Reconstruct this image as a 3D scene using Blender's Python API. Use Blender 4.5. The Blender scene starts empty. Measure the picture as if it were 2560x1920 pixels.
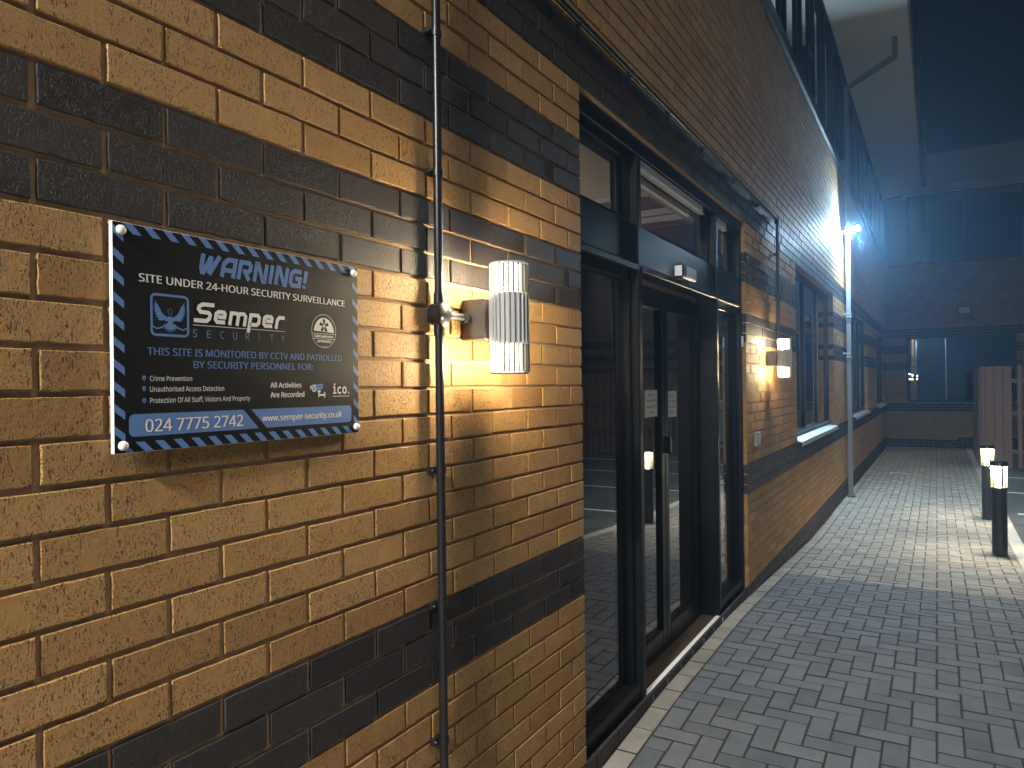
import bpy, math, random
from mathutils import Vector, Matrix
random.seed(7)
S = bpy.context.scene
COL = S.collection

# ---------------------------------------------------------------- camera
cam_d = bpy.data.cameras.new('camera')
cam = bpy.data.objects.new('camera', cam_d); COL.objects.link(cam)
cam_d.sensor_width = 36.0; cam_d.lens = 25.514
cam_d.clip_start = 0.02; cam_d.clip_end = 500
yaw, pitch, roll = math.radians(30.3276), math.radians(0.1085), math.radians(-0.6399)
f = Vector((-math.sin(yaw)*math.cos(pitch), math.cos(yaw)*math.cos(pitch), math.sin(pitch)))
r = Vector((math.cos(yaw), math.sin(yaw), 0)); u = r.cross(f)
r2 = math.cos(roll)*r + math.sin(roll)*u; u2 = -math.sin(roll)*r + math.cos(roll)*u
M = Matrix(((r2.x, u2.x, -f.x), (r2.y, u2.y, -f.y), (r2.z, u2.z, -f.z))).to_4x4()
M.translation = Vector((1.21475, -0.60361, -0.97030))
cam.matrix_world = M
S.camera = cam

# ---------------------------------------------------------------- world, exposure
w = bpy.data.worlds.new('World'); S.world = w; w.use_nodes = True
nt = w.node_tree; bg = nt.nodes['Background']
sky = nt.nodes.new('ShaderNodeTexSky'); sky.sky_type = 'NISHITA'; sky.sun_disc = False
sky.sun_elevation = math.radians(-4.0); sky.sun_rotation = math.radians(200)
tint = nt.nodes.new('ShaderNodeMix'); tint.data_type = 'RGBA'; tint.blend_type = 'MULTIPLY'; tint.inputs['Factor'].default_value = 1
tint.inputs['B'].default_value = (.45, .85, 2.2, 1)      # deep blue night
nt.links.new(sky.outputs['Color'], tint.inputs['A']); nt.links.new(tint.outputs['Result'], bg.inputs['Color']); bg.inputs['Strength'].default_value = 0.02
sun_d = bpy.data.lights.new('sun', 'SUN'); sun = bpy.data.objects.new('sun', sun_d); COL.objects.link(sun)
sun_d.energy = 0.28; sun_d.angle = math.radians(40); sun_d.color = (1.0, .89, .74)
sun.rotation_euler = Vector((-.34, -.02, -.94)).to_track_quat('-Z', 'Y').to_euler(); sun.location = (20, -4, 15)
S.view_settings.view_transform = 'Standard'; S.view_settings.look = 'None'
S.view_settings.exposure = 2.15; S.view_settings.gamma = 1.0
S.render.engine = 'CYCLES'
S.cycles.use_denoising = True
S.cycles.max_bounces = 10; S.cycles.diffuse_bounces = 4; S.cycles.glossy_bounces = 4
S.cycles.transparent_max_bounces = 16; S.cycles.volume_bounces = 0
S.cycles.sample_clamp_indirect = 4.0

# light levels (radiance of the glowing faces)
LAMP_E = 195.0; LAMP_BACK = 55.0; LAMP_FRONT = 5.0; FLOOD_E = 520.0; FLOOD_FRONT = 3000.0; BOLLARD_E = 560.0; BOLLARD_CORE = 12.0; ADDED_POST_E = 640.0; LOBBY_E = 36.0
HAZE_D = 0.0070

# ---------------------------------------------------------------- materials
def mat(name, color=(0.5, 0.5, 0.5), rough=0.5, metal=0.0, spec=0.5, noise=None, bump=None):
    """Principled material; noise=(scale, amount) varies the colour, bump=(scale, distance)."""
    m = bpy.data.materials.new(name); m.use_nodes = True
    n = m.node_tree; b = n.nodes['Principled BSDF']
    b.inputs['Base Color'].default_value = (*color, 1); b.inputs['Roughness'].default_value = rough
    b.inputs['Metallic'].default_value = metal; b.inputs['Specular IOR Level'].default_value = spec
    if noise or bump:
        tc = n.nodes.new('ShaderNodeTexCoord')
    if noise:
        t = n.nodes.new('ShaderNodeTexNoise'); t.inputs['Scale'].default_value = noise[0]; t.inputs['Detail'].default_value = 6
        n.links.new(tc.outputs['Object'], t.inputs['Vector'])
        mx = n.nodes.new('ShaderNodeMix'); mx.data_type = 'RGBA'
        mx.inputs['A'].default_value = (*[c*(1-noise[1]) for c in color], 1)
        mx.inputs['B'].default_value = (*[min(1, c*(1+noise[1])) for c in color], 1)
        n.links.new(t.outputs['Fac'], mx.inputs['Factor']); n.links.new(mx.outputs['Result'], b.inputs['Base Color'])
        mr = n.nodes.new('ShaderNodeMapRange'); mr.inputs['From Min'].default_value = .3; mr.inputs['From Max'].default_value = .7
        mr.inputs['To Min'].default_value = max(0.02, rough-.1); mr.inputs['To Max'].default_value = min(1, rough+.1)
        n.links.new(t.outputs['Fac'], mr.inputs['Value']); n.links.new(mr.outputs['Result'], b.inputs['Roughness'])
    if bump:
        t2 = n.nodes.new('ShaderNodeTexNoise'); t2.inputs['Scale'].default_value = bump[0]; t2.inputs['Detail'].default_value = 4
        n.links.new(tc.outputs['Object'], t2.inputs['Vector'])
        bp = n.nodes.new('ShaderNodeBump'); bp.inputs['Distance'].default_value = bump[1]; bp.inputs['Strength'].default_value = 1
        n.links.new(t2.outputs['Fac'], bp.inputs['Height']); n.links.new(bp.outputs['Normal'], b.inputs['Normal'])
    return m

def emit(name, color, strength):
    m = bpy.data.materials.new(name); m.use_nodes = True
    n = m.node_tree; n.nodes.remove(n.nodes['Principled BSDF'])
    e = n.nodes.new('ShaderNodeEmission'); e.inputs['Color'].default_value = (*color, 1); e.inputs['Strength'].default_value = strength
    n.links.new(e.outputs[0], n.nodes['Material Output'].inputs['Surface'])
    return m

def glass(name, tint=(0.55, 0.56, 0.56), gain=1.6, rough=0.0):
    """Architectural pane: mirror reflection by Fresnel over a tinted see-through body."""
    m = bpy.data.materials.new(name); m.use_nodes = True
    n = m.node_tree; n.nodes.remove(n.nodes['Principled BSDF'])
    t = n.nodes.new('ShaderNodeBsdfTransparent'); t.inputs['Color'].default_value = (*tint, 1)
    g = n.nodes.new('ShaderNodeBsdfGlossy'); g.inputs['Roughness'].default_value = rough; g.inputs['Color'].default_value = (.95, .97, 1, 1)
    fr = n.nodes.new('ShaderNodeFresnel'); fr.inputs['IOR'].default_value = 1.5
    ml = n.nodes.new('ShaderNodeMath'); ml.operation = 'MULTIPLY'; ml.inputs[1].default_value = gain; ml.use_clamp = True
    mx = n.nodes.new('ShaderNodeMixShader')
    n.links.new(fr.outputs[0], ml.inputs[0]); n.links.new(ml.outputs[0], mx.inputs[0])
    n.links.new(t.outputs[0], mx.inputs[1]); n.links.new(g.outputs[0], mx.inputs[2])
    n.links.new(mx.outputs[0], n.nodes['Material Output'].inputs['Surface'])
    return m

def brick_material(name, base_a, base_b, rough, pits, pit_col, spec=0.4):
    m = bpy.data.materials.new(name); m.use_nodes = True
    n = m.node_tree; b = n.nodes['Principled BSDF']; L = n.links.new
    tc = n.nodes.new('ShaderNodeTexCoord')
    at = n.nodes.new('ShaderNodeAttribute'); at.attribute_name = 'tone'
    # each brick shifts the texture, so that no two faces match
    ad = n.nodes.new('ShaderNodeVectorMath'); ad.operation = 'MULTIPLY_ADD'
    L(at.outputs['Color'], ad.inputs[0]); ad.inputs[1].default_value = (3.1, 0, 1.7); L(tc.outputs['Object'], ad.inputs[2])
    def pit(sc, lo, hi):
        mp = n.nodes.new('ShaderNodeMapping'); mp.inputs['Scale'].default_value = sc; L(ad.outputs[0], mp.inputs['Vector'])
        t = n.nodes.new('ShaderNodeTexNoise'); t.inputs['Scale'].default_value = 1; t.inputs['Detail'].default_value = 1.5; t.inputs['Roughness'].default_value = .5
        L(mp.outputs[0], t.inputs['Vector'])
        rp = n.nodes.new('ShaderNodeMapRange'); rp.inputs['From Min'].default_value = lo; rp.inputs['From Max'].default_value = hi; L(t.outputs['Fac'], rp.inputs['Value'])
        return rp
    pa = pit((290, 290, 100), .61, .66); pb = pit((400, 400, 270), .60, .665)
    rp = n.nodes.new('ShaderNodeMath'); rp.operation = 'MAXIMUM'; L(pa.outputs['Result'], rp.inputs[0]); L(pb.outputs['Result'], rp.inputs[1])
    # density of pits varies from place to place
    t3 = n.nodes.new('ShaderNodeTexNoise'); t3.inputs['Scale'].default_value = 16; t3.inputs['Detail'].default_value = 2; L(ad.outputs[0], t3.inputs['Vector'])
    mr = n.nodes.new('ShaderNodeMapRange'); mr.inputs['From Min'].default_value = .26; mr.inputs['From Max'].default_value = .50; L(t3.outputs['Fac'], mr.inputs['Value'])
    pm = n.nodes.new('ShaderNodeMath'); pm.operation = 'MULTIPLY'; L(rp.outputs[0], pm.inputs[0]); L(mr.outputs['Result'], pm.inputs[1])
    t2 = n.nodes.new('ShaderNodeTexNoise'); t2.inputs['Scale'].default_value = 420; t2.inputs['Detail'].default_value = 3; L(ad.outputs[0], t2.inputs['Vector'])
    t4 = n.nodes.new('ShaderNodeTexNoise'); t4.inputs['Scale'].default_value = 55; t4.inputs['Detail'].default_value = 3; L(ad.outputs[0], t4.inputs['Vector'])
    # colour
    mx = n.nodes.new('ShaderNodeMix'); mx.data_type = 'RGBA'
    mx.inputs['A'].default_value = (*base_a, 1); mx.inputs['B'].default_value = (*base_b, 1)
    sx = n.nodes.new('ShaderNodeSeparateColor'); L(at.outputs['Color'], sx.inputs[0])
    av = n.nodes.new('ShaderNodeMath'); av.operation = 'MULTIPLY_ADD'; L(t4.outputs['Fac'], av.inputs[0]); av.inputs[1].default_value = .6; 
    sub = n.nodes.new('ShaderNodeMath'); sub.operation = 'MULTIPLY_ADD'; L(sx.outputs[0], sub.inputs[0]); sub.inputs[1].default_value = .8; sub.inputs[2].default_value = -.2
    L(sub.outputs[0], av.inputs[2]); av.use_clamp = True
    L(av.outputs[0], mx.inputs['Factor'])
    px = n.nodes.new('ShaderNodeMix'); px.data_type = 'RGBA'; px.inputs['B'].default_value = (*pit_col, 1)  # dark pit colour paints the shade in the pits, with some dirt
    L(mx.outputs['Result'], px.inputs['A'])
    pf = n.nodes.new('ShaderNodeMath'); pf.operation = 'MULTIPLY'; pf.inputs[1].default_value = .85 * pits; L(pm.outputs[0], pf.inputs[0]); L(pf.outputs[0], px.inputs['Factor'])
    L(px.outputs['Result'], b.inputs['Base Color'])
    b.inputs['Roughness'].default_value = rough; b.inputs['Specular IOR Level'].default_value = spec
    # relief: pits down, grain up
    h = n.nodes.new('ShaderNodeMath'); h.operation = 'MULTIPLY_ADD'; L(pm.outputs[0], h.inputs[0]); h.inputs[1].default_value = -1.0 * pits
    g = n.nodes.new('ShaderNodeMath'); g.operation = 'MULTIPLY_ADD'; L(t2.outputs['Fac'], g.inputs[0]); g.inputs[1].default_value = .16 if pits > .85 else .22
    g2 = n.nodes.new('ShaderNodeMath'); g2.operation = 'MULTIPLY'; L(t4.outputs['Fac'], g2.inputs[0]); g2.inputs[1].default_value = .35
    L(g2.outputs[0], g.inputs[2]); L(g.outputs[0], h.inputs[2])
    bp = n.nodes.new('ShaderNodeBump'); bp.inputs['Distance'].default_value = .0024 if pits > .85 else .0020; bp.inputs['Strength'].default_value = 1.0
    L(h.outputs[0], bp.inputs['Height']); L(bp.outputs['Normal'], b.inputs['Normal'])
    return m

def paver_material(name, ca, cb, speck, stain=.15):
    m = bpy.data.materials.new(name); m.use_nodes = True
    n = m.node_tree; b = n.nodes['Principled BSDF']; L = n.links.new
    tc = n.nodes.new('ShaderNodeTexCoord'); at = n.nodes.new('ShaderNodeAttribute'); at.attribute_name = 'tone'
    sx = n.nodes.new('ShaderNodeSeparateColor'); L(at.outputs['Color'], sx.inputs[0])
    t = n.nodes.new('ShaderNodeTexNoise'); t.inputs['Scale'].default_value = 9; t.inputs['Detail'].default_value = 5; L(tc.outputs['Object'], t.inputs['Vector'])
    a = n.nodes.new('ShaderNodeMath'); a.operation = 'MULTIPLY_ADD'; L(t.outputs['Fac'], a.inputs[0]); a.inputs[1].default_value = 1.3
    s2 = n.nodes.new('ShaderNodeMath'); s2.operation = 'MULTIPLY_ADD'; L(sx.outputs[0], s2.inputs[0]); s2.inputs[1].default_value = .7; s2.inputs[2].default_value = -.5
    L(s2.outputs[0], a.inputs[2]); a.use_clamp = True
    mx = n.nodes.new('ShaderNodeMix'); mx.data_type = 'RGBA'; mx.inputs['A'].default_value = (*ca, 1); mx.inputs['B'].default_value = (*cb, 1)
    L(a.outputs[0], mx.inputs['Factor'])
    v = n.nodes.new('ShaderNodeTexNoise'); v.inputs['Scale'].default_value = 260; v.inputs['Detail'].default_value = 2; L(tc.outputs['Object'], v.inputs['Vector'])
    rp = n.nodes.new('ShaderNodeValToRGB'); rp.color_ramp.elements[0].position = .68; rp.color_ramp.elements[1].position = .78; L(v.outputs['Fac'], rp.inputs['Fac'])
    px = n.nodes.new('ShaderNodeMix'); px.data_type = 'RGBA'; px.inputs['B'].default_value = (*speck, 1)
    L(mx.outputs['Result'], px.inputs['A']); L(rp.outputs['Color'], px.inputs['Factor'])
    st = n.nodes.new('ShaderNodeTexNoise'); st.inputs['Scale'].default_value = 1.9; st.inputs['Detail'].default_value = 5; st.inputs['Roughness'].default_value = .65; L(tc.outputs['Object'], st.inputs['Vector'])
    sr = n.nodes.new('ShaderNodeMapRange'); sr.inputs['From Min'].default_value = .60; sr.inputs['From Max'].default_value = .74; sr.inputs['To Max'].default_value = stain; L(st.outputs['Fac'], sr.inputs['Value'])
    sm = n.nodes.new('ShaderNodeMix'); sm.data_type = 'RGBA'; sm.inputs['B'].default_value = (.34, .29, .19, 1); L(px.outputs['Result'], sm.inputs['A']); L(sr.outputs['Result'], sm.inputs['Factor'])
    px = sm
    L(px.outputs['Result'], b.inputs['Base Color']); b.inputs['Roughness'].default_value = .72; b.inputs['Specular IOR Level'].default_value = .35
    v2 = n.nodes.new('ShaderNodeTexNoise'); v2.inputs['Scale'].default_value = 180; v2.inputs['Detail'].default_value = 4; L(tc.outputs['Object'], v2.inputs['Vector'])
    bp = n.nodes.new('ShaderNodeBump'); bp.inputs['Distance'].default_value = .0025; L(v2.outputs['Fac'], bp.inputs['Height']); L(bp.outputs['Normal'], b.inputs['Normal'])
    return m

MT = {}
MT['buff'] = brick_material('buff_brick', (.31, .165, .048), (.45, .262, .092), .68, 1.0, (.06, .028, .012))
MT['dark'] = brick_material('dark_brick', (.022, .018, .0175), (.044, .036, .034), .60, .8, (.008, .007, .007), .30)
MT['mortar'] = mat('mortar', (.36, .235, .14), .9, noise=(60, .35), bump=(300, .002))
MT['black_metal'] = mat('black_powder_coat', (.014, .015, .017), .34, spec=.5, bump=(700, .0003))
MT['black_frame'] = mat('black_aluminium', (.008, .0085, .009), .34, spec=.22)
MT['black_gloss'] = mat('black_gloss_conduit', (.010, .010, .011), .32, spec=.45)
MT['grey_alu'] = mat('grey_aluminium', (.22, .24, .26), .38, .6)
MT['pale_alu'] = mat('pale_aluminium', (.55, .57, .58), .35, .5)
MT['pipe_grey'] = mat('grey_painted_pipe', (.17, .185, .20), .45, noise=(6, .15))
MT['white_edge'] = mat('white_board_edge', (.8, .82, .83), .5)
MT['sign_black'] = mat('sign_black', (.006, .007, .010), .42, spec=.3, bump=(900, .0002))
MT['sign_blue'] = mat('sign_blue', (.11, .215, .47), .42)
MT['sign_white'] = mat('sign_white', (.78, .76, .74), .45)
MT['cap_white'] = mat('screw_cap', (.72, .70, .66), .35)
MT['glass'] = glass('window_glass', gain=2.0)
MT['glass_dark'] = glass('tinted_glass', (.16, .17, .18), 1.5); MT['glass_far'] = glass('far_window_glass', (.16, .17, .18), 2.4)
MT['soffit'] = mat('soffit_board', (.58, .56, .52), .75, noise=(2, .05))
MT['fascia'] = mat('fascia_board', (.16, .17, .18), .5, noise=(3, .1))
MT['blind'] = mat('upper_blind', (.50, .51, .50), .6, noise=(2, .1))
MT['plaster'] = mat('lobby_plaster', (.55, .48, .40), .8, noise=(3, .08))
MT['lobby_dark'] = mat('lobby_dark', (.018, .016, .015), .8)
MT['lobby_red'] = mat('lobby_red_wall', (.16, .07, .05), .7)
MT['mat'] = mat('coir_mat', (.05, .03, .018), .95, noise=(200, .4), bump=(300, .003))
MT['tarmac'] = mat('tarmac', (.045, .052, .05), .85, noise=(90, .4), bump=(250, .004))
MT['paint'] = mat('white_road_paint', (.62, .62, .60), .7, noise=(30, .15))
MT['kerb'] = mat('concrete_kerb', (.40, .37, .32), .85, noise=(25, .2), bump=(200, .001))
MT['bed'] = mat('sand_and_joint_shade', (.022, .021, .019), .95, noise=(60, .4))  # very dark sand; also paints the shade between the pavers
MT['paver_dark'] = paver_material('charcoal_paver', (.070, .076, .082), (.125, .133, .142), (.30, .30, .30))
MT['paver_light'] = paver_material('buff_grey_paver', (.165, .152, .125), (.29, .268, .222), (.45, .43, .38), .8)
MT['wood'] = mat('brown_stained_timber', (.24, .125, .08), .75, noise=(7, .3), bump=(60, .001))
MT['bin'] = mat('pale_bin_plastic', (.34, .40, .38), .5)
MT['lens_off'] = mat('unlit_lens', (.42, .43, .44), .3)
MT['paper'] = mat('white_paper', (.62, .62, .62), .6)
MT['ink'] = mat('black_ink', (.02, .02, .02), .6)
MT['fin_dark'] = mat('lamp_fin', (.055, .055, .05), .45, .2)
MT['lamp_grey'] = mat('lamp_body_grey', (.38, .38, .37), .5, 0)  # grey instead of black paints the glare over the lamp tube
MT['fin_pale'] = mat('bollard_fin', (.14, .12, .08), .5)
MT['lamp_box'] = mat('lamp_bracket_brown', (.10, .085, .07), .45, .2)
MT['lamp_light'] = emit('wall_lamp_glow', (1.0, .80, .50), LAMP_E)
MT['lamp_back'] = emit('wall_lamp_back_glow', (1.0, .80, .50), LAMP_BACK)
MT['lamp_front'] = emit('wall_lamp_front_glow', (1.0, .86, .62), LAMP_FRONT)
MT['bollard_core'] = emit('bollard_core_glow', (1.0, .90, .68), BOLLARD_CORE)
MT['flood_light'] = emit('floodlight_glow', (.50, .76, 1.0), FLOOD_E)
MT['flood_front'] = emit('floodlight_front_glow', (.50, .76, 1.0), FLOOD_FRONT)
MT['added_post_light'] = emit('added_post_glow', (1.0, .97, .94), ADDED_POST_E)
MT['bollard_light'] = emit('bollard_glow', (1.0, .86, .64), BOLLARD_E)
MT['added_lobby_light'] = emit('added_lobby_glow', (1.0, .82, .62), LOBBY_E)
MT['led_green'] = emit('green_indicator', (.1, 1.0, .3), 2.0)
MT['clear'] = glass('clear_tube', (.92, .92, .88), 1.0)

# ---------------------------------------------------------------- mesh helpers
class MB:
    def __init__(s): s.v = []; s.f = []; s.m = []
    def add(s, vs, fs, mi=0):
        o = len(s.v); s.v += [tuple(q) for q in vs]
        for q in fs: s.f.append([o+i for i in q]); s.m.append(mi)
    def box(s, x0, x1, y0, y1, z0, z1, c=0.0, mi=0):
        if c <= 0:
            vs = [(x, y, z) for x in (x0, x1) for y in (y0, y1) for z in (z0, z1)]
            s.add(vs, [(0, 1, 3, 2), (4, 6, 7, 5), (0, 4, 5, 1), (2, 3, 7, 6), (0, 2, 6, 4), (1, 5, 7, 3)], mi); return
        c = min(c, (x1-x0)*.45, (y1-y0)*.45, (z1-z0)*.45)
        # chamfered box through its 24 corners
        vs = []; idx = {}
        X, Y, Z = (x0, x1), (y0, y1), (z0, z1)
        for i in (0, 1):
            for j in (0, 1):
                for k in (0, 1):
                    sx, sy, sz = (1, -1)[i]*c, (1, -1)[j]*c, (1, -1)[k]*c
                    for a, p in enumerate(((X[i], Y[j]+sy, Z[k]+sz), (X[i]+sx, Y[j], Z[k]+sz), (X[i]+sx, Y[j]+sy, Z[k]))):
                        idx[i, j, k, a] = len(vs); vs.append(p)
        fs = []
        for i in (0, 1):
            q = [idx[i, 0, 0, 0], idx[i, 1, 0, 0], idx[i, 1, 1, 0], idx[i, 0, 1, 0]]; fs.append(q if i else q[::-1])
            q = [idx[0, i, 0, 1], idx[0, i, 1, 1], idx[1, i, 1, 1], idx[1, i, 0, 1]]; fs.append(q if i else q[::-1])
            q = [idx[0, 0, i, 2], idx[1, 0, i, 2], idx[1, 1, i, 2], idx[0, 1, i, 2]]; fs.append(q if i else q[::-1])
        for i in (0, 1):
            for j in (0, 1):
                q = [idx[i, j, 0, 0], idx[i, j, 1, 0], idx[i, j, 1, 1], idx[i, j, 0, 1]]; fs.append(q if (i ^ j) else q[::-1])
                q = [idx[i, 0, j, 0], idx[i, 0, j, 2], idx[i, 1, j, 2], idx[i, 1, j, 0]]; fs.append(q if (i ^ j) == 0 else q[::-1])
                q = [idx[0, i, j, 1], idx[0, i, j, 2], idx[1, i, j, 2], idx[1, i, j, 1]]; fs.append(q if (i ^ j) else q[::-1])
                for k in (0, 1):
                    q = [idx[i, j, k, 0], idx[i, j, k, 1], idx[i, j, k, 2]]; fs.append(q if (i ^ j ^ k) else q[::-1])
        s.add(vs, fs, mi)
    def tube(s, p, q, r0, r1=None, n=16, caps=True, mi=0):
        r1 = r0 if r1 is None else r1
        p, q = Vector(p), Vector(q); d = (q-p).normalized()
        a = d.orthogonal().normalized(); b = d.cross(a)
        vs = []
        for c, rr in ((p, r0), (q, r1)):
            for i in range(n):
                t = 2*math.pi*i/n; vs.append(c + rr*(math.cos(t)*a + math.sin(t)*b))
        fs = [(i, (i+1) % n, n+(i+1) % n, n+i) for i in range(n)]
        if caps: fs += [tuple(range(n))[::-1], tuple(range(n, 2*n))]
        s.add(vs, fs, mi)
    def path(s, pts, r, n=12, mi=0):
        """one continuous swept tube through pts"""
        pts = [Vector(q) for q in pts]; rings = []
        a = (pts[1]-pts[0]).normalized().orthogonal().normalized()
        vs = []
        for i, q in enumerate(pts):
            d = ((pts[min(i+1, len(pts)-1)]-q).normalized() + (q-pts[max(i-1, 0)]).normalized())
            d = d.normalized() if d.length > 1e-6 else (pts[-1]-pts[0]).normalized()
            a = (a - a.dot(d)*d).normalized(); b = d.cross(a)
            for k in range(n):
                t = 2*math.pi*k/n; vs.append(q + r*(math.cos(t)*a + math.sin(t)*b))
        fs = []
        for i in range(len(pts)-1):
            for k in range(n): fs.append((i*n+k, i*n+(k+1) % n, (i+1)*n+(k+1) % n, (i+1)*n+k))
        fs += [tuple(range(n))[::-1], tuple(range((len(pts)-1)*n, len(pts)*n))]
        s.add(vs, fs, mi)
    def lathe(s, c, prof, n=32, mi=0):
        """surface of revolution about the vertical through c; prof = [(r, z)]"""
        vs = [(c[0]+rr*math.cos(2*math.pi*i/n), c[1]+rr*math.sin(2*math.pi*i/n), c[2]+z) for rr, z in prof for i in range(n)]
        fs = [(k*n+i, k*n+(i+1) % n, (k+1)*n+(i+1) % n, (k+1)*n+i) for k in range(len(prof)-1) for i in range(n)]
        if prof[0][0] > 0: fs.append(tuple(range(n))[::-1])
        if prof[-1][0] > 0: fs.append(tuple(range((len(prof)-1)*n, len(prof)*n)))
        s.add(vs, fs, mi)
    def build(s, name, mats, parent=None, smooth=False, loc=None):
        me = bpy.data.meshes.new(name); me.from_pydata(s.v, [], s.f)
        mats = mats if isinstance(mats, (list, tuple)) else [mats]
        for m in mats: me.materials.append(MT[m] if isinstance(m, str) else m)
        if len(mats) > 1: me.polygons.foreach_set('material_index', s.m)
        if smooth:
            me.polygons.foreach_set('use_smooth', [True]*len(me.polygons))
            me.set_sharp_from_angle(angle=math.radians(38))
        me.update()
        o = bpy.data.objects.new(name, me); COL.objects.link(o)
        if parent is not None: o.parent = parent
        if loc: o.location = loc
        return o

def tag(o, label=None, cat=None, group=None, kind=None):
    if label: o['label'] = label
    if cat: o['category'] = cat
    if group: o['group'] = group
    if kind: o['kind'] = kind
    return o
def thing(name, label, cat, loc=(0, 0, 0), group=None):
    o = bpy.data.objects.new(name, None); COL.objects.link(o); o.location = loc; o.empty_display_size = .1
    return tag(o, label, cat, group)
def node(name, parent, loc=(0, 0, 0)):
    o = bpy.data.objects.new(name, None); COL.objects.link(o); o.parent = parent; o.location = loc; o.empty_display_size = .1
    return o
def copy_tree(o, parent=None):
    c = o.copy(); COL.objects.link(c); c.parent = parent
    for ch in [q for q in bpy.data.objects if q.parent == o]: copy_tree(ch, c)
    return c

# ---------------------------------------------------------------- ground profile
PROF = [(-40, -2.62), (1.2, -2.60), (2.9, -2.518), (4.3, -2.518), (5.0, -2.55), (8.0, -2.70), (22, -2.775), (90, -2.775)]
def gz(y):
    for (a, za), (b, zb) in zip(PROF, PROF[1:]):
        if y <= b: return za + (zb-za)*max(0, (y-a))/(b-a)
    return PROF[-1][1]
def sheet(name, x0, x1, y0, y1, dz, m, kind='structure', nx=1):
    ys = sorted({y0, y1, *[a for a, _ in PROF if y0 < a < y1]})
    b = MB(); vs = []; fs = []
    for y in ys: vs += [(x0, y, gz(y)+dz), (x1, y, gz(y)+dz)]
    for i in range(len(ys)-1): fs.append((2*i, 2*i+1, 2*i+3, 2*i+2))
    b.add(vs, fs); o = b.build(name, m)
    if kind: o['kind'] = kind
    return o
KX0, KX1 = 1.86, 1.99
sheet('ground', -20, 44, -20, 44, -.16, 'bed')
sheet('paving_bed', -.3, KX0, -12, 22.3, -.0058, 'bed')
sheet('car_park', KX1, 43, -19, 16.6, -.022, 'tarmac')
sheet('yard', KX1, 43, 16.6, 43, -.022, 'tarmac')
kb = MB()
y = -11.9
while y < 22:
    y1 = min(y+.9, 22); n = 3
    za, zb = gz(y), gz(y1)
    c = .008
    vs = [(KX0, y+.003, za-.1), (KX0, y+.003, za-c), (KX0+c, y+.003, za+.004), (KX1-c, y+.003, za+.004), (KX1, y+.003, za-c), (KX1, y+.003, za-.1)]
    vs += [(q[0], y1-.003, q[2]-za+zb) for q in vs]
    kb.add(vs, [(i, i+1, i+7, i+6) for i in range(5)] + [(5, 4, 3, 2, 1, 0), (6, 7, 8, 9, 10, 11)]); y += .9
tag(kb.build('kerb', 'kerb'), kind='structure')
mk = MB()
for ly in (15.45, 13.22, 10.98, 8.74, 6.5, 4.26, 2.02, -.2):
    z = gz(ly)-.018; mk.add([(2.12, ly-.04, z), (6.6, ly-.04, z), (6.6, ly+.04, z), (2.12, ly+.04, z)], [(0, 1, 2, 3)])
tag(mk.build('bay_markings', 'paint'), kind='structure')

def pavers(name, x0, x1, y0, y1, m, jitter=.0015, border=None):
    vs = []; fs = []; tone = []; mi = []
    def blk(ax, bx, ay, by):
        g = .0040; c = .0024
        ax += g+random.uniform(-.0008, .0008); bx -= g+random.uniform(-.0008, .0008); ay += g*1.5; by -= g*1.5
        if bx-ax < .02 or by-ay < .02: return
        cx, cy = (ax+bx)/2, (ay+by)/2
        dz = random.uniform(-jitter, jitter); tx = random.uniform(-.006, .006); ty = random.uniform(-.006, .006)
        def P(x, y, h): return (x, y, gz(y) + h + dz + tx*(x-cx) + ty*(y-cy))
        o = len(vs)
        vs.extend([P(ax, ay, -.03), P(bx, ay, -.03), P(bx, by, -.03), P(ax, by, -.03),
                   P(ax, ay, -c), P(bx, ay, -c), P(bx, by, -c), P(ax, by, -c),
                   P(ax+c, ay+c, 0), P(bx-c, ay+c, 0), P(bx-c, by-c, 0), P(ax+c, by-c, 0)])
        for k in range(4):
            k2 = (k+1) % 4
            fs.append((o+k, o+k2, o+4+k2, o+4+k)); fs.append((o+4+k, o+4+k2, o+8+k2, o+8+k)); mi.extend((1, 0))  # lower sides take the bed colour, painting them as shaded
        fs.append((o+8, o+9, o+10, o+11)); mi.append(0)
        t = (random.random(), random.random(), random.random(), 1); tone.extend([t]*12)
    u0 = .1
    i0, i1, j0, j1 = int(math.floor(x0/u0))-2, int(x1/u0)+2, int(math.floor(y0/u0))-2, int(y1/u0)+2
    if border:
        y = y0
        while y < y1-.01:
            blk(*border, y, min(y+.2135, y1)); y += .2135
    for i in range(i0, i1):
        for j in range(j0, j1):
            k = (i-j) % 4
            if k == 0: q = (i*u0, (i+2)*u0, j*u0, (j+1)*u0)
            elif k == 3: q = (i*u0, (i+1)*u0, j*u0, (j+2)*u0)
            else: continue
            q = (max(q[0], x0), min(q[1], x1), max(q[2], y0), min(q[3], y1))
            if q[1] > q[0] and q[3] > q[2]: blk(*q)
    me = bpy.data.meshes.new(name); me.from_pydata(vs, [], fs)
    a = me.attributes.new('tone', 'FLOAT_COLOR', 'POINT'); a.data.foreach_set('color', [c for t in tone for c in t])
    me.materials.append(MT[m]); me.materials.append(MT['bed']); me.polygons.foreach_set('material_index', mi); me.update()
    o = bpy.data.objects.new(name, me); COL.objects.link(o); return tag(o, kind='structure')
BX = .098
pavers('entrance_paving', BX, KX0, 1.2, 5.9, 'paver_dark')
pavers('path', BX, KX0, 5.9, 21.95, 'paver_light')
pavers('path_behind', BX, KX0, -6.0, 1.2, 'paver_light')
eb = pavers('edging_course', 5, 5.0001, -6.0, 21.9, 'paver_light', border=(.002, BX))

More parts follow.
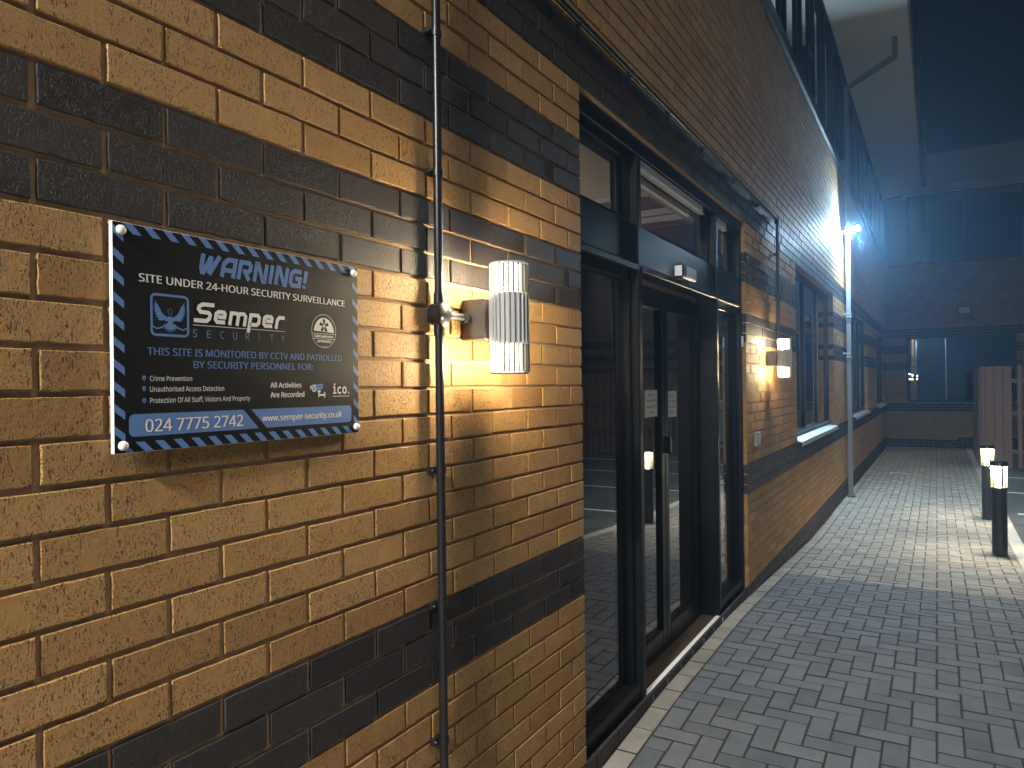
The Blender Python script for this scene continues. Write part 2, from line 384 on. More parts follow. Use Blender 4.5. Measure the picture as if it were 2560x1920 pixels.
# ---------------------------------------------------------------- the building
B = thing('office_building', 'two storey buff and dark banded brick office building with glazed entrance and deep eaves', 'building')
DY0, DY1 = 2.025, 4.915        # entrance opening
HEAD = .225                    # course -3
WIN = [(7.15, 10.22), (12.80, 15.87), (18.45, 21.52)]
SILL = -1.575
TOPJ, BOTJ = -29, 38
TOP = -.075*TOPJ
def is_dark(j): return -6 <= j < -3 or 0 <= j < 3 or 6 <= j < 9 or 21 <= j < 24 or j >= 34
def brick_wall(name, parent, a0, a1, holes, place, fine=None, seed=1):
    """a = along the wall; holes = (a0, a1, z0, z1); place(depth, a, z) -> world point (depth>0 is outwards)"""
    R = random.Random(seed); vs = []; fs = []; mi = []; tone = []
    def brick(p0, p1, z0, z1, dk, e0, e1, detail):
        c = .0016; off = R.uniform(-.0012, .0012); tl = R.uniform(-.004, .004)
        t = (R.random(), R.random(), R.random(), 1)
        if detail:
            n, mz = 9, 4
            ring = [(p0+(p1-p0)*i/n, z0) for i in range(n)] + [(p1, z0+(z1-z0)*i/mz) for i in range(mz)] + \
                   [(p1-(p1-p0)*i/n, z1) for i in range(n)] + [(p0, z1-(z1-z0)*i/mz) for i in range(mz)]
            ring = [(a+R.gauss(0, .00045), z+R.gauss(0, .0005)) for a, z in ring]
        else:
            ring = [(p0, z0), (p1, z0), (p1, z1), (p0, z1)]
        N = len(ring); o = len(vs); cm, zm = (p0+p1)/2, (z0+z1)/2
        L0 = min(p1-p0, .2)
        for lev in range(3):
            for a, z in ring:
                if lev == 2:
                    cc = c*(1 if not detail else R.uniform(.7, 1.5))
                    a2 = a + (cc if a < cm else -cc)*min(1, abs(a-cm)/(.48*(p1-p0)))**8
                    z2 = z + (cc if z < zm else -cc)*min(1, abs(z-zm)/(.48*(z1-z0)))**8
                    d = off + tl*(a-cm)
                    vs.append(place(d, a2, z2))
                else:
                    d = off+tl*(a-cm)-c*.9 if lev == 1 else -.014
                    if lev == 0 and ((e0 and a < cm) or (e1 and a > cm)): d = -.125
                    vs.append(place(d, a, z))
        for lev in range(2):
            for k in range(N):
                k2 = (k+1) % N
                fs.append((o+lev*N+k, o+lev*N+k2, o+(lev+1)*N+k2, o+(lev+1)*N+k)); mi.append(1 if dk else 0)
        fs.append(tuple(range(o+2*N, o+3*N))); mi.append(1 if dk else 0)
        tone.extend([t]*(3*N))
    for j in range(TOPJ, BOTJ):
        z1, z0 = -.075*j-.005, -.075*(j+1)+.005
        zc = (z0+z1)/2
        cuts = [(h[0], h[1]) for h in holes if h[2] < zc < h[3]]
        o = 0 if j % 2 == 0 else .1125
        n0 = int(math.floor((a0-o)/.225))-1; n1 = int((a1-o)/.225)+1
        for n in range(n0, n1):
            segs = [(o+n*.225+.005, o+(n+1)*.225-.005, False, False)]
            segs = [(max(p, a0), min(q, a1), e, g) for p, q, e, g in segs]
            for ca, cb in cuts:
                new = []
                for p, q, e, g in segs:
                    if q <= ca-.01 or p >= cb+.01: new.append((p, q, e, g)); continue
                    if p < ca: new.append((p, ca, e, True))
                    if q > cb: new.append((cb, q, True, g))
                segs = new
            for p, q, e, g in segs:
                if q-p < .016: continue
                p += R.uniform(-.0012, .0012)*(not e); q += R.uniform(-.0012, .0012)*(not g)
                dz = R.uniform(-.001, .001)
                brick(p, q, z0+dz, z1+dz, is_dark(j) or (j == 33 and p > 1.6), e, g, fine and fine[0] < p < fine[1])
    # mortar bed behind the faces, with the openings left out and returned into the reveals
    md = -.0062
    ys = sorted({a0, a1, *[h[0]-.003 for h in holes], *[h[1]+.003 for h in holes]}); zs = sorted({-.075*BOTJ, TOP-.0, *[h[2] for h in holes], *[h[3] for h in holes]})
    for i in range(len(ys)-1):
        for k in range(len(zs)-1):
            am, zm = (ys[i]+ys[i+1])/2, (zs[k]+zs[k+1])/2
            if any(h[0]-.003 < am < h[1]+.003 and h[2] < zm < h[3] for h in holes): continue
            o = len(vs); vs.extend([place(md, ys[i], zs[k]), place(md, ys[i+1], zs[k]), place(md, ys[i+1], zs[k+1]), place(md, ys[i], zs[k+1])])
            fs.append((o, o+1, o+2, o+3)); mi.append(2); tone.extend([(0, 0, 0, 1)]*4)
    for h in holes:
        for a in (h[0]-.003, h[1]+.003):
            o = len(vs); vs.extend([place(md, a, h[2]), place(md, a, h[3]), place(-.14, a, h[3]), place(-.14, a, h[2])])
            fs.append((o, o+1, o+2, o+3)); mi.append(2); tone.extend([(0, 0, 0, 1)]*4)
        for z in ((h[3]+.002,) if h[2] < -2 else (h[2]-.002, h[3]+.002)):
            o = len(vs); vs.extend([place(md-.001, h[0]-.003, z), place(md-.001, h[1]+.003, z), place(-.14, h[1]+.003, z), place(-.14, h[0]-.003, z)])
            fs.append((o, o+1, o+2, o+3)); mi.append(2); tone.extend([(0, 0, 0, 1)]*4)
    me = bpy.data.meshes.new(name); me.from_pydata(vs, [], fs)
    for m in ('buff', 'dark', 'mortar'): me.materials.append(MT[m])
    me.polygons.foreach_set('material_index', mi)
    a = me.attributes.new('tone', 'FLOAT_COLOR', 'POINT'); a.data.foreach_set('color', [c for t in tone for c in t])
    me.update(); ob = bpy.data.objects.new(name, me); COL.objects.link(ob); ob.parent = parent; return ob
WY = 22.0                                         # face of the far wing
holes = [(DY0, DY1, -2.51, HEAD)] + [(a, b, SILL, HEAD) for a, b in WIN]
brick_wall('brick_wall', B, -12, WY, holes, lambda d, a, z: (d, a, z), fine=(-.6, 2.1), seed=3)
FX0, FX1 = .50, 3.0
brick_wall('brick_wall', B, 0.0, 9.0, [(FX0, FX1, SILL, HEAD)], lambda d, a, z: (a, WY-d, z), seed=5)
# wall core so that no light leaks through
core = MB()
def core_box(y0, y1, z0, z1): core.box(-.30, -.145, y0, y1, z0, z1)
ysplit = [-12, DY0-.003, DY1+.003]
core_box(-12, DY0-.004, -2.85, TOP)
prev = DY1+.004
for a, b in WIN:
    core_box(prev, a-.004, -2.85, TOP); core_box(a-.002, b+.002, -2.85, SILL-.03); core_box(a-.002, b+.002, HEAD+.004, TOP); prev = b+.004
core_box(prev, WY+.3, -2.85, TOP); core_box(DY0-.002, DY1+.002, HEAD+.004, TOP); core_box(DY0-.002, DY1+.002, -2.85, -2.53)
core.build('wall_core', 'lobby_dark', B)
core = MB()
core.box(-.1, FX0-.004, WY+.145, WY+.3, -2.85, TOP); core.box(FX1+.004, 9, WY+.145, WY+.3, -2.85, TOP)
core.box(FX0-.002, FX1+.002, WY+.145, WY+.3, -2.85, SILL-.03); core.box(FX0-.002, FX1+.002, WY+.145, WY+.3, HEAD+.004, TOP)
core.build('wall_core', 'lobby_dark', B)

# upper storey: dark sill band, blind-backed glazing, soffit, fascia, gutter
SOF = 4.10; EAVE = .93
ug = node('upper_glazing', B)
b = MB()
b.box(-.16, .035, -12, WY-.04, TOP+.002, TOP+.05, .006); b.box(-.16, .012, -12, WY-.002, TOP+.052, TOP+.16, .006)
b.box(-.16, -.02, -12, WY-.002, TOP+.162, TOP+.27, .006); b.box(-.16, -.03, -12, WY-.002, SOF-.05, SOF-.002, .004)
b.build('frame', 'black_frame', ug)
b = MB(); b.box(-.145, -.13, -12, WY, TOP+.272, SOF-.052); b.build('blind_panel', 'blind', ug)
b = MB(); b.add([(-.095, -12, TOP+.272), (-.095, WY, TOP+.272), (-.095, WY, SOF-.052), (-.095, -12, SOF-.052)], [(0, 1, 2, 3)]); b.build('pane', 'glass', ug)
my = -11.9; first = None
ms = [7.08+ (k*.99) for k in range(-19, 16)]
for k, q in enumerate(ms):
    if not -11.9 < q < WY-.1: continue
    if first is None:
        b = MB(); wdt = .028
        b.box(-.092, -.045, -wdt, wdt, TOP+.272, SOF-.052, .004); first = b.build('mullion', 'black_frame', ug, loc=(0, q, 0))
    else:
        c = first.copy(); COL.objects.link(c); c.parent = ug; c.location = (0, q, 0)
b = MB()
b.box(-.091, -.055, 8.62, 9.02, 2.98, 3.04, .004); b.box(-.091, -.055, 8.62, 8.68, TOP+.28, 2.979, .004)
b.build('casement_frame', 'black_frame', ug)
b = MB(); b.box(-.3, EAVE, -12, WY-EAVE, SOF, SOF+.03); b.box(-.3, 9, WY-EAVE+.001, WY+.3, SOF, SOF+.03); b.build('soffit', 'soffit', B)
b = MB(); b.box(EAVE+.001, EAVE+.03, -12, WY-EAVE-.03, SOF-.02, SOF+.78); b.box(EAVE+.001, 9, WY-EAVE-.03, WY-EAVE-.001, SOF-.02, SOF+.78); b.build('fascia', 'fascia', B)
b = MB()
prof = [(.0, .11), (.0, .03), (.025, .0), (.085, .0), (.11, .03), (.11, .11)]
vs = [(EAVE+.032+p, yy, SOF-.03+q) for yy in (-12, WY-EAVE-.03) for p, q in prof]
b.add(vs, [(i, i+1, i+7, i+6) for i in range(5)]); b.build('gutter', 'black_frame', B)
# roof
b = MB(); b.box(-8, EAVE, -12, WY+6, SOF+.7, SOF+.77); b.box(EAVE+.031, 9, WY-EAVE, WY+6, SOF+.7, SOF+.77); b.build('roof', 'fascia', B)
# far wing upper glazing
fg = node('upper_glazing', B)
b = MB(); b.box(.04, 9, WY-.03, WY+.16, TOP+.002, TOP+.06, .006); b.box(.04, 9, WY-.015, WY+.16, SOF-.07, SOF-.002, .004)
b.build('frame', 'black_frame', fg)
b = MB(); b.box(.55, .64, WY-.1, WY+.05, TOP+.062, SOF-.072, .004); b.build('post', 'black_frame', fg)
for q in (1.9, 3.2, 4.5, 5.8):
    b = MB(); b.box(q-.03, q+.03, WY+.02, WY+.07, TOP+.062, SOF-.072, .004); b.build('post', 'black_frame', fg)
b = MB(); b.box(-.1, 9, WY+.13, WY+.145, TOP+.06, SOF); b.build('blind_panel', 'lobby_dark', fg)
b = MB(); b.add([(0, WY+.09, TOP+.06), (9, WY+.09, TOP+.06), (9, WY+.09, SOF-.07), (0, WY+.09, SOF-.07)], [(0, 1, 2, 3)]); b.build('pane', 'glass_dark', fg)
b = MB(); b.box(.45, 9, WY-.06, WY-.035, SOF-.045, SOF-.02, .004); b.build('trim_strip', 'pale_alu', fg)

# ground floor windows
def window(a0, a1):
    wn = node('window', B)
    gx = -.095
    b = MB()
    b.box(gx-.035, gx+.03, a0+.002, a0+.055, SILL+.03, HEAD-.003, .003); b.box(gx-.035, gx+.03, a1-.055, a1-.002, SILL+.03, HEAD-.003, .003)
    b.box(gx-.035, gx+.03, a0+.056, a1-.056, SILL+.03, SILL+.095, .003); b.box(gx-.035, gx+.03, a0+.056, a1-.056, HEAD-.06, HEAD-.003, .003)
    b.build('frame', 'black_frame', wn)
    for q in (a0+(a1-a0)/3, a0+2*(a1-a0)/3):
        b = MB(); b.box(gx-.03, gx+.024, q-.02, q+.02, SILL+.097, HEAD-.062, .003); b.build('mullion', 'black_frame', wn)
        b = MB(); b.box(gx+.0245, gx+.030, q-.023, q-.011, SILL+.097, HEAD-.1); b.build('bead', 'grey_alu', wn)
    b = MB(); b.add([(gx, a0+.05, SILL+.09), (gx, a1-.05, SILL+.09), (gx, a1-.05, HEAD-.055), (gx, a0+.05, HEAD-.055)], [(0, 1, 2, 3)]); b.build('pane', 'glass_dark', wn)
    b = MB()   # pressed metal sill with a drip edge
    pf = [(gx+.03, SILL+.028), (.045, SILL+.004), (.05, SILL-.002), (.05, SILL-.04), (.046, SILL-.04), (.046, SILL-.004), (gx+.03, SILL+.02)]
    vs = [(p, yy, q) for yy in (a0-.03 if False else a0+.003, a1-.003) for p, q in pf]; n = len(pf)
    b.add(vs, [(i, (i+1) % n, n+(i+1) % n, n+i) for i in range(n)] + [tuple(range(n))[::-1], tuple(range(n, 2*n))]); b.build('sill', 'pale_alu', wn)
    b = MB(); b.box(gx+.031, gx+.04, a0+.06, a1-.06, SILL+.05, SILL+.078, .002); b.build('bottom_bead', 'grey_alu', wn)
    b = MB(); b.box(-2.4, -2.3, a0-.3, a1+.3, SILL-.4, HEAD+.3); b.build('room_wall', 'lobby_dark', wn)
    return wn
for a in WIN: window(*a)
fw = node('window', B); gy = WY+.10
b = MB(); b.box(FX0+.002, FX0+.06, gy-.03, gy+.03, SILL+.03, HEAD-.003, .003); b.box(FX1-.06, FX1-.002, gy-.03, gy+.03, SILL+.03, HEAD-.003, .003)
b.box(FX0+.061, FX1-.061, gy-.03, gy+.03, SILL+.03, SILL+.09, .003); b.box(FX0+.061, FX1-.061, gy-.03, gy+.03, HEAD-.06, HEAD-.003, .003); b.build('frame', 'black_frame', fw)
b = MB(); b.add([(FX0+.05, gy, SILL+.08), (FX1-.05, gy, SILL+.08), (FX1-.05, gy, HEAD-.05), (FX0+.05, gy, HEAD-.05)], [(0, 1, 2, 3)]); b.build('pane', 'glass_far', fw)
b = MB(); b.box(FX0+.003, FX1-.003, WY-.05, gy-.031, SILL+.003, SILL+.02, .004); b.build('sill', 'grey_alu', fw)
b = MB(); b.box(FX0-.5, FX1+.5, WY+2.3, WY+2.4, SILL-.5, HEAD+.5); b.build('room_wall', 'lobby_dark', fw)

# ---------------------------------------------------------------- entrance screen
E_ = node('entrance_screen', B)
P1a, P1b, P2a, P2b = 2.735, 2.785, 4.175, 4.225
GX = -.088; FXF = -.028; DX = -.165; DB = -2.50
TR0, TR1 = -.42, -.20       # transom
b = MB()
b.box(GX-.03, FXF, DY0+.004, DY0+.045, DB, HEAD-.004, .004); b.build('jamb', 'black_frame', E_)
b = MB(); b.box(GX-.03, FXF, DY1-.05, DY1-.004, DB, HEAD-.004, .004); b.build('jamb', 'black_frame', E_)
b = MB(); b.box(GX-.03, FXF, DY0+.046, DY1-.051, .145, HEAD-.004, .004); b.build('head', 'black_frame', E_)
for a, c in ((P1a, P1b), (P2a, P2b)):
    b = MB(); b.box(GX-.08, FXF+.005, a, c, DB, .143, .005); b.build('post', 'black_frame', E_)
for a, c in ((DY0+.046, P1a-.001), (P1b+.001, P2a-.001), (P2b+.001, DY1-.051)):
    b = MB(); b.box(GX-.03, FXF-.002, a, c, TR0+.03, TR1, .004); b.box(GX-.03, FXF+.006, a, c, TR0, TR0+.028, .004); b.build('transom', 'black_frame', E_)
for a, c in ((DY0+.046, P1a-.001), (P2b+.001, DY1-.051)):
    b = MB(); b.box(GX-.03, FXF-.004, a, c, DB, DB+.085, .004)
    b.box(GX-.025, GX+.03, c-.036, c, DB+.086, TR0-.001, .003); b.box(GX-.025, GX+.03, a, a+.03, DB+.086, TR0-.001, .003)
    b.box(GX-.025, GX+.03, a+.031, c-.037, TR0-.05, TR0-.001, .003); b.build('sidelight_frame', 'black_frame', E_)
    b = MB(); b.add([(GX, a, DB+.08), (GX, c, DB+.08), (GX, c, TR0-.01), (GX, a, TR0-.01)], [(0, 1, 2, 3)]); b.build('pane', 'glass', E_)
for a, c in ((DY0+.046, P1a-.001), (P1b+.001, P2a-.001), (P2b+.001, DY1-.051)):
    b = MB(); b.box(GX-.025, GX+.025, c-.06, c, TR1+.001, .144, .003); b.box(GX-.025, GX+.025, a, a+.03, TR1+.001, .144, .003)
    b.box(GX-.025, GX+.025, a+.031, c-.061, TR1+.001, TR1+.03, .003); b.box(GX-.025, GX+.025, a+.031, c-.061, .112, .144, .003); b.build('fanlight_frame', 'black_frame', E_)
    b = MB(); b.add([(GX, a, TR1), (GX, c, TR1), (GX, c, .143), (GX, a, .143)], [(0, 1, 2, 3)]); b.build('pane', 'glass', E_)
for a, c in ((P1b+.01, P2a-.25), (P2b+.01, P2b+.28)):
    b = MB(); b.box(GX+.026, FXF-.006, a, c, .092, .142, .008); b.box(GX+.026, FXF-.002, a, c, .084, .0915, .002); b.build('head_glint_strip', 'pale_alu', E_)  # pale strips standing in for light caught on the head frame
b = MB(); b.box(DX-.1, -.0525, P1b+.002, P2a-.002, -2.53, -2.499, .003); b.build('threshold', 'mat', E_)
b = MB(); b.box(-.052, -.0015, P1b+.001, P2a-.001, -2.535, -2.492, .004); b.build('threshold_nosing', 'white_edge', E_)
# two leaves of the automatic door
MEET = 3.455
def leaf(a, c):
    d = node('door_leaf', B)
    t = .062
    b = MB()
    b.box(DX-.025, DX+.025, a, a+t, DB+.01, TR0-.03, .004); b.box(DX-.025, DX+.025, c-t, c, DB+.01, TR0-.03, .004)
    b.box(DX-.025, DX+.025, a+t+.001, c-t-.001, DB+.01, DB+.13, .004); b.box(DX-.025, DX+.025, a+t+.001, c-t-.001, TR0-.13, TR0-.03, .004)
    b.build('leaf_frame', 'black_frame', d)
    b = MB(); k = .0175*(c-a-2*t)/2; b.add([(DX-k, a+t-.004, DB+.12), (DX+k, c-t+.004, DB+.12), (DX+k, c-t+.004, TR0-.12), (DX-k, a+t-.004, TR0-.12)], [(0, 1, 2, 3)]); b.build('pane', 'glass', d)
    return d
leaf(P1b+.03, MEET-.002); d2 = leaf(MEET+.002, P2a-.03)
b = MB(); b.box(DX+.026, DX+.05, MEET+.012, MEET+.045, -1.375, -1.275, .004); b.build('lock', 'black_metal', d2)
b = MB(); b.box(DX-.05, DX-.02, P1b+.001, P2a-.001, TR0-.029, TR0-.002, .003); b.build('door_head_frame', 'black_frame', E_)
# lobby behind the glass
LB = node('lobby', B)
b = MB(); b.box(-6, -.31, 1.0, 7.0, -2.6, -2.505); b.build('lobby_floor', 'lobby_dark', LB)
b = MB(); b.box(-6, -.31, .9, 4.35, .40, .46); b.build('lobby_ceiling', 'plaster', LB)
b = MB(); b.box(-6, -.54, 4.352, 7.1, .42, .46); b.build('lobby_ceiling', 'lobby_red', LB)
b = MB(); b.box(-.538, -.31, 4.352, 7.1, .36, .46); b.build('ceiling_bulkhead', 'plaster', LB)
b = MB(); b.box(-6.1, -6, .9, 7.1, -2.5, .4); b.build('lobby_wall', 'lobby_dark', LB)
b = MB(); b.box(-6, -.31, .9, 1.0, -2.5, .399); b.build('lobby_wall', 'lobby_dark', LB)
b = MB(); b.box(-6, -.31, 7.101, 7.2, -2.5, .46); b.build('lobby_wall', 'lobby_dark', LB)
for q in (4.353, 4.95, 5.2):
    b = MB(); b.box(-6, -.54, q, q+.035, .375, .419, .003); b.build('ceiling_trim', 'white_edge', LB)
b = MB(); b.box(-2.9, -2.8, 1.5, 6.5, -.50, -.44); b.build('added_uplight_housing', 'black_metal', LB)
b = MB(); b.box(-2.89, -2.81, 1.6, 6.4, -.4395, -.437); b.build('added_uplight_strip', 'added_lobby_light', LB)  # unseen uplight, put in to brighten the lobby ceiling
b = MB(); b.tube((-.9, 3.35, -.63), (-.9, 3.35, -.645), .006, n=8); b.build('indicator_light', 'led_green', LB)

# ---------------------------------------------------------------- flat lettering on vertical faces (normal +X)
try:      # the plain sans that ships inside Blender; else the built-in lettering
    import os
    FONT = bpy.data.fonts.load(os.path.join(bpy.utils.system_resource('DATAFILES'), 'fonts', 'NotoSansHebrew-Regular.woff2'))
except Exception:
    FONT = None
def text_verts(txt, bold=0.0):
    c = bpy.data.curves.new('lettering', 'FONT'); c.body = txt; c.size = 1; c.resolution_u = 3
    if FONT: c.font = FONT
    o = bpy.data.objects.new('lettering', c); COL.objects.link(o)
    dg = bpy.context.evaluated_depsgraph_get(); dg.update()
    me = bpy.data.meshes.new_from_object(o.evaluated_get(dg))
    v = [(q.co.x, q.co.y) for q in me.vertices]; fs = [list(p.vertices) for p in me.polygons]
    bpy.data.objects.remove(o); bpy.data.curves.remove(c); bpy.data.meshes.remove(me)
    return v, fs
CAP = {}
def capheight(bold):
    if bold not in CAP:
        v, _ = text_verts('H', bold); CAP[bold] = (min(q[1] for q in v), max(q[1] for q in v))
    return CAP[bold]
class Plate:
    """flat artwork: u to the right, v downwards (mm) on a plate facing +X"""
    def __init__(s, Y0, Z0, X): s.Y0, s.Z0, s.X, s.mb, s.k = Y0, Z0, X, MB(), 0
    def P(s, uu, vv): return (s.X + s.k*4e-6, s.Y0+uu/1000, s.Z0-vv/1000)
    def poly(s, pts):
        s.k += 1
        a = sum(pts[i][0]*pts[(i+1) % len(pts)][1]-pts[(i+1) % len(pts)][0]*pts[i][1] for i in range(len(pts)))
        if a > 0: pts = pts[::-1]
        s.mb.add([s.P(*q) for q in pts], [tuple(range(len(pts)))])
    def text(s, txt, u0, u1, vtop, vbase, bold=0.0, shear=0.0):
        v, fs = text_verts(txt, bold); lo, hi = capheight(bold)
        x0, x1 = min(q[0] for q in v), max(q[0] for q in v)
        sx = (u1-u0)/(x1-x0); sy = (vbase-vtop)/(hi-lo)
        e = max(0, bold)*22; offs = (-e, -e/3, e/3, e) if e > 0 else (0,)
        for d in offs:
            s.k += 1
            s.mb.add([s.P(u0+(q[0]-x0)*sx + (q[1]-lo)*sy*shear + d, vbase-(q[1]-lo)*sy) for q in v], fs)
    def stroke(s, pts, wd, closed=False):
        n = len(pts); L = []; R_ = []
        for i in range(n):
            p = Vector(pts[i]); a = Vector(pts[(i-1) % n]) if (i or closed) else None; c = Vector(pts[(i+1) % n]) if (i < n-1 or closed) else None
            d1 = (p-a).normalized() if a is not None else (c-p).normalized(); d2 = (c-p).normalized() if c is not None else d1
            nn = Vector((-d1.y-d2.y, d1.x+d2.x))
            if nn.length < .3: nn = Vector((-d1.y, d1.x))
            nn.normalize(); k = max(.45, nn.dot(Vector((-d1.y, d1.x)))); o = nn*(wd/2/k)
            L.append(p+o); R_.append(p-o)
        s.k += 1
        m = n if closed else n-1
        vs = [s.P(*q) for q in L]+[s.P(*q) for q in R_]
        s.mb.add(vs, [(i, (i+1) % n, n+(i+1) % n, n+i) for i in range(m)])
    def build(s, name, m, parent): return s.mb.build(name, m, parent)
def rrect(u0, v0, u1, v1, rad, n=6):
    pts = []
    for cx, cy, a in ((u1-rad, v0+rad, -90), (u1-rad, v1-rad, 0), (u0+rad, v1-rad, 90), (u0+rad, v0+rad, 180)):
        for i in range(n+1):
            t = math.radians(a+90*i/n); pts.append((cx+rad*math.cos(t), cy+rad*math.sin(t)))
    return pts
def clip_poly(pts, u0, v0, u1, v1):
    for ax, lim, sg in ((0, u0, 1), (0, u1, -1), (1, v0, 1), (1, v1, -1)):
        out = []
        for i in range(len(pts)):
            p, q = pts[i], pts[(i+1) % len(pts)]
            ip, iq = (p[ax]-lim)*sg >= 0, (q[ax]-lim)*sg >= 0
            if ip: out.append(p)
            if ip != iq:
                t = (lim-p[ax])/(q[ax]-p[ax]); out.append((p[0]+t*(q[0]-p[0]), p[1]+t*(q[1]-p[1])))
        pts = out
        if len(pts) < 3: return []
    return pts

SG = thing('warning_sign', 'black and blue rectangular security warning sign with striped border fixed to the brick wall', 'sign', (0.009, .41, -.88))
def sgp(name, mb, m): 
    o = mb.build(name, m, SG); o.location = (-.009, -.41, .88); return o
SU0, SU1, SV0, SV1 = 9, 609, -2, 393
sy0, sz0 = .104, -.686
b = MB(); b.box(.008, .0172, sy0+SU0/1000, sy0+SU1/1000, sz0-SV1/1000, sz0-SV0/1000, .0006); sgp('board', b, 'white_edge')
b = MB(); b.box(.01725, .0178, sy0+(SU0+.6)/1000, sy0+(SU1-.6)/1000, sz0-(SV1-.6)/1000, sz0-(SV0+.6)/1000); sgp('printed_face', b, 'sign_black')
FXP = .0181
def art(name, m):
    global pl
    o = pl.build(name, m, SG); o.location = (-.009, -.41, .88)
    q = Plate(pl.Y0, pl.Z0, pl.X); pl = q
pl = Plate(sy0, sz0, FXP)
# hazard stripes: parallelograms leaning right-down, clipped to the four border strips
for k in range(-1, 18):
    a = 28 + k*36.6
    q = [(a, SV0+1), (a+16.5, SV0+1), (a+34, 16), (a+17.5, 16)]
    c = clip_poly(q, SU0+1, SV0+1, SU1-1, 16)
    if c and a > 5: pl.poly(c)
    a2 = 10 + k*36.2; q = [(a2, 375), (a2+16.5, 375), (a2+34, SV1-1), (a2+17.5, SV1-1)]
    c = clip_poly(q, SU0+20, 375, SU1-1, SV1-1)
    if c: pl.poly(c)
    for e0, e1, vv in ((SU0+1, 28.5, 4+38*k), (591, SU1-1, -5+39.5*k)):
        q = [(e0, vv), (e1, vv+14.5), (e1, vv+28), (e0, vv+13.5)]
        c = clip_poly(q, e0, SV0+1, e1, SV1-1)
        if c and vv < 366: pl.poly(c)
art('border_stripes', 'sign_blue')
# WARNING! in squared italic capitals
GL = {'W': (1.12, [[(.1, 1.0), (.12, .30), (.20, .11), (.30, .11)], [(.25, .03), (.56, .88)], [(.56, .94), (.60, .06)], [(.60, .03), (1.04, 1.0)]]),
      'A': (.86, [[(.1, 0), (.1, .68), (.32, .9), (.76, .9), (.76, 0)], [(.1, .36), (.76, .36)]]),
      'R': (.86, [[(.1, 0), (.1, .9), (.62, .9), (.74, .78), (.74, .56), (.62, .44), (.3, .44)], [(.42, .44), (.76, 0)]]),
      'N': (.86, [[(.1, 0), (.1, .94), (.2, .94), (.66, .06), (.76, .06), (.76, 1.0)]]),
      'I': (.30, [[(.14, 0), (.14, 1.0)]]),
      'G': (.86, [[(.78, .9), (.28, .9), (.1, .74), (.1, .26), (.24, .1), (.76, .1), (.76, .5), (.42, .5)]]),
      '!': (.3, [[(.14, .3), (.14, 1.0)], [(.14, 0), (.14, .17)]])}
def glyphs(pl, word, u0, u1, vtop, vbase, gl, sw, shear, gap=.13):
    tot = sum(gl[c][0]+gap for c in word)-gap; hh = vbase-vtop; sx = (u1-u0-shear*hh)/tot; x = 0
    for c in word:
        for st in gl[c][1]:
            pl.stroke([(u0+(x+p)*sx+q*hh*shear, vbase-q*hh) for p, q in st], sw)
        x += gl[c][0]+gap
glyphs(pl, 'WARNING!', 173, 452, 28, 67, GL, 9.4, .22); art('warning_heading', 'sign_blue')
pl.text('THIS SITE IS MONITORED BY CCTV AND PATROLLED', 70, 553, 210, 223.5, .018)
pl.text('BY SECURITY PERSONNEL FOR:', 162, 462, 232, 245.5, .018); art('monitoring_text', 'sign_blue')
for ch, uu in zip('SECURITY', [161, 191, 221, 251, 281, 313, 343, 373]):
    wdt = 9 if ch != 'I' else 2.2
    pl.text(ch, uu, uu+wdt, 173, 187.5); art('subtitle_letter', 'sign_blue')
pl.stroke(rrect(78.5, 115, 151, 187, 8), 4.6, True)
# winged emblem in the square
def feather(cx, cy, ang, ln, wd):
    a = math.radians(ang); d = (math.cos(a), -math.sin(a)); n_ = (-d[1], d[0])
    pl.poly([(cx-n_[0]*wd*.5, cy-n_[1]*wd*.5), (cx+d[0]*ln*.55-n_[0]*wd*.7, cy+d[1]*ln*.55-n_[1]*wd*.7), (cx+d[0]*ln, cy+d[1]*ln),
             (cx+d[0]*ln*.55+n_[0]*wd*.5, cy+d[1]*ln*.55+n_[1]*wd*.5), (cx+n_[0]*wd*.5, cy+n_[1]*wd*.5)])
for sgn in (-1, 1):
    for i in range(7):
        t = i/6; ang = 62-72*t; bx = 114.5+sgn*(9+9*(1-t)); by = 157-9*(1-t)
        ln = 26-10*t
        feather(bx, by, ang if sgn > 0 else 180-ang, ln, 4.2)
    pl.poly([(114.5+sgn*3, 156), (114.5+sgn*12, 151), (114.5+sgn*20, 143), (114.5+sgn*19, 152), (114.5+sgn*10, 161), (114.5+sgn*3, 163)])
    pl.stroke([(114.5+sgn*34, 172), (114.5+sgn*26, 176), (114.5+sgn*16, 173), (114.5+sgn*8, 167)], 2.6)
pl.poly([(110, 153), (119, 153), (120, 160), (117.5, 167), (111.5, 167), (109, 160)])
for i in range(7):
    feather(114.5+(i-3)*1.1, 165, 270+(i-3)*13, 18-abs(i-3)*1.0, 3.2)
pl.stroke([(114.5+4.2*math.cos(t*.5236), 144+5.2*math.sin(t*.5236)) for t in range(12)], .9, True)
art('winged_emblem', 'sign_blue')
# lower bars and bullets
pl.poly([(274, 327), (311, 366)] + [q for q in rrect(35, 327, 274, 366, 10) if q[0] < 150]); art('phone_bar', 'sign_blue')
pl.poly([q for q in rrect(300, 327, 583, 366, 8) if q[0] > 450][:7] + [q for q in rrect(300, 327, 583, 366, 8) if q[0] > 450][7:] + [(331, 366), (293, 327)]); art('website_bar', 'sign_blue')
for vb in (265, 283.5, 304.5):
    pl.poly([(60, vb-4), (63.5, vb-5.2), (67, vb-4), (67, vb+.5), (63.5, vb+4.5), (60, vb+.5)]); art('shield_bullet', 'sign_blue')
pl.poly([(459, 277.5), (492, 275.5), (493, 281), (490, 288), (478, 291), (467, 292)])
art('camera_symbol', 'sign_blue')
pl = Plate(sy0, sz0, FXP+.0005)

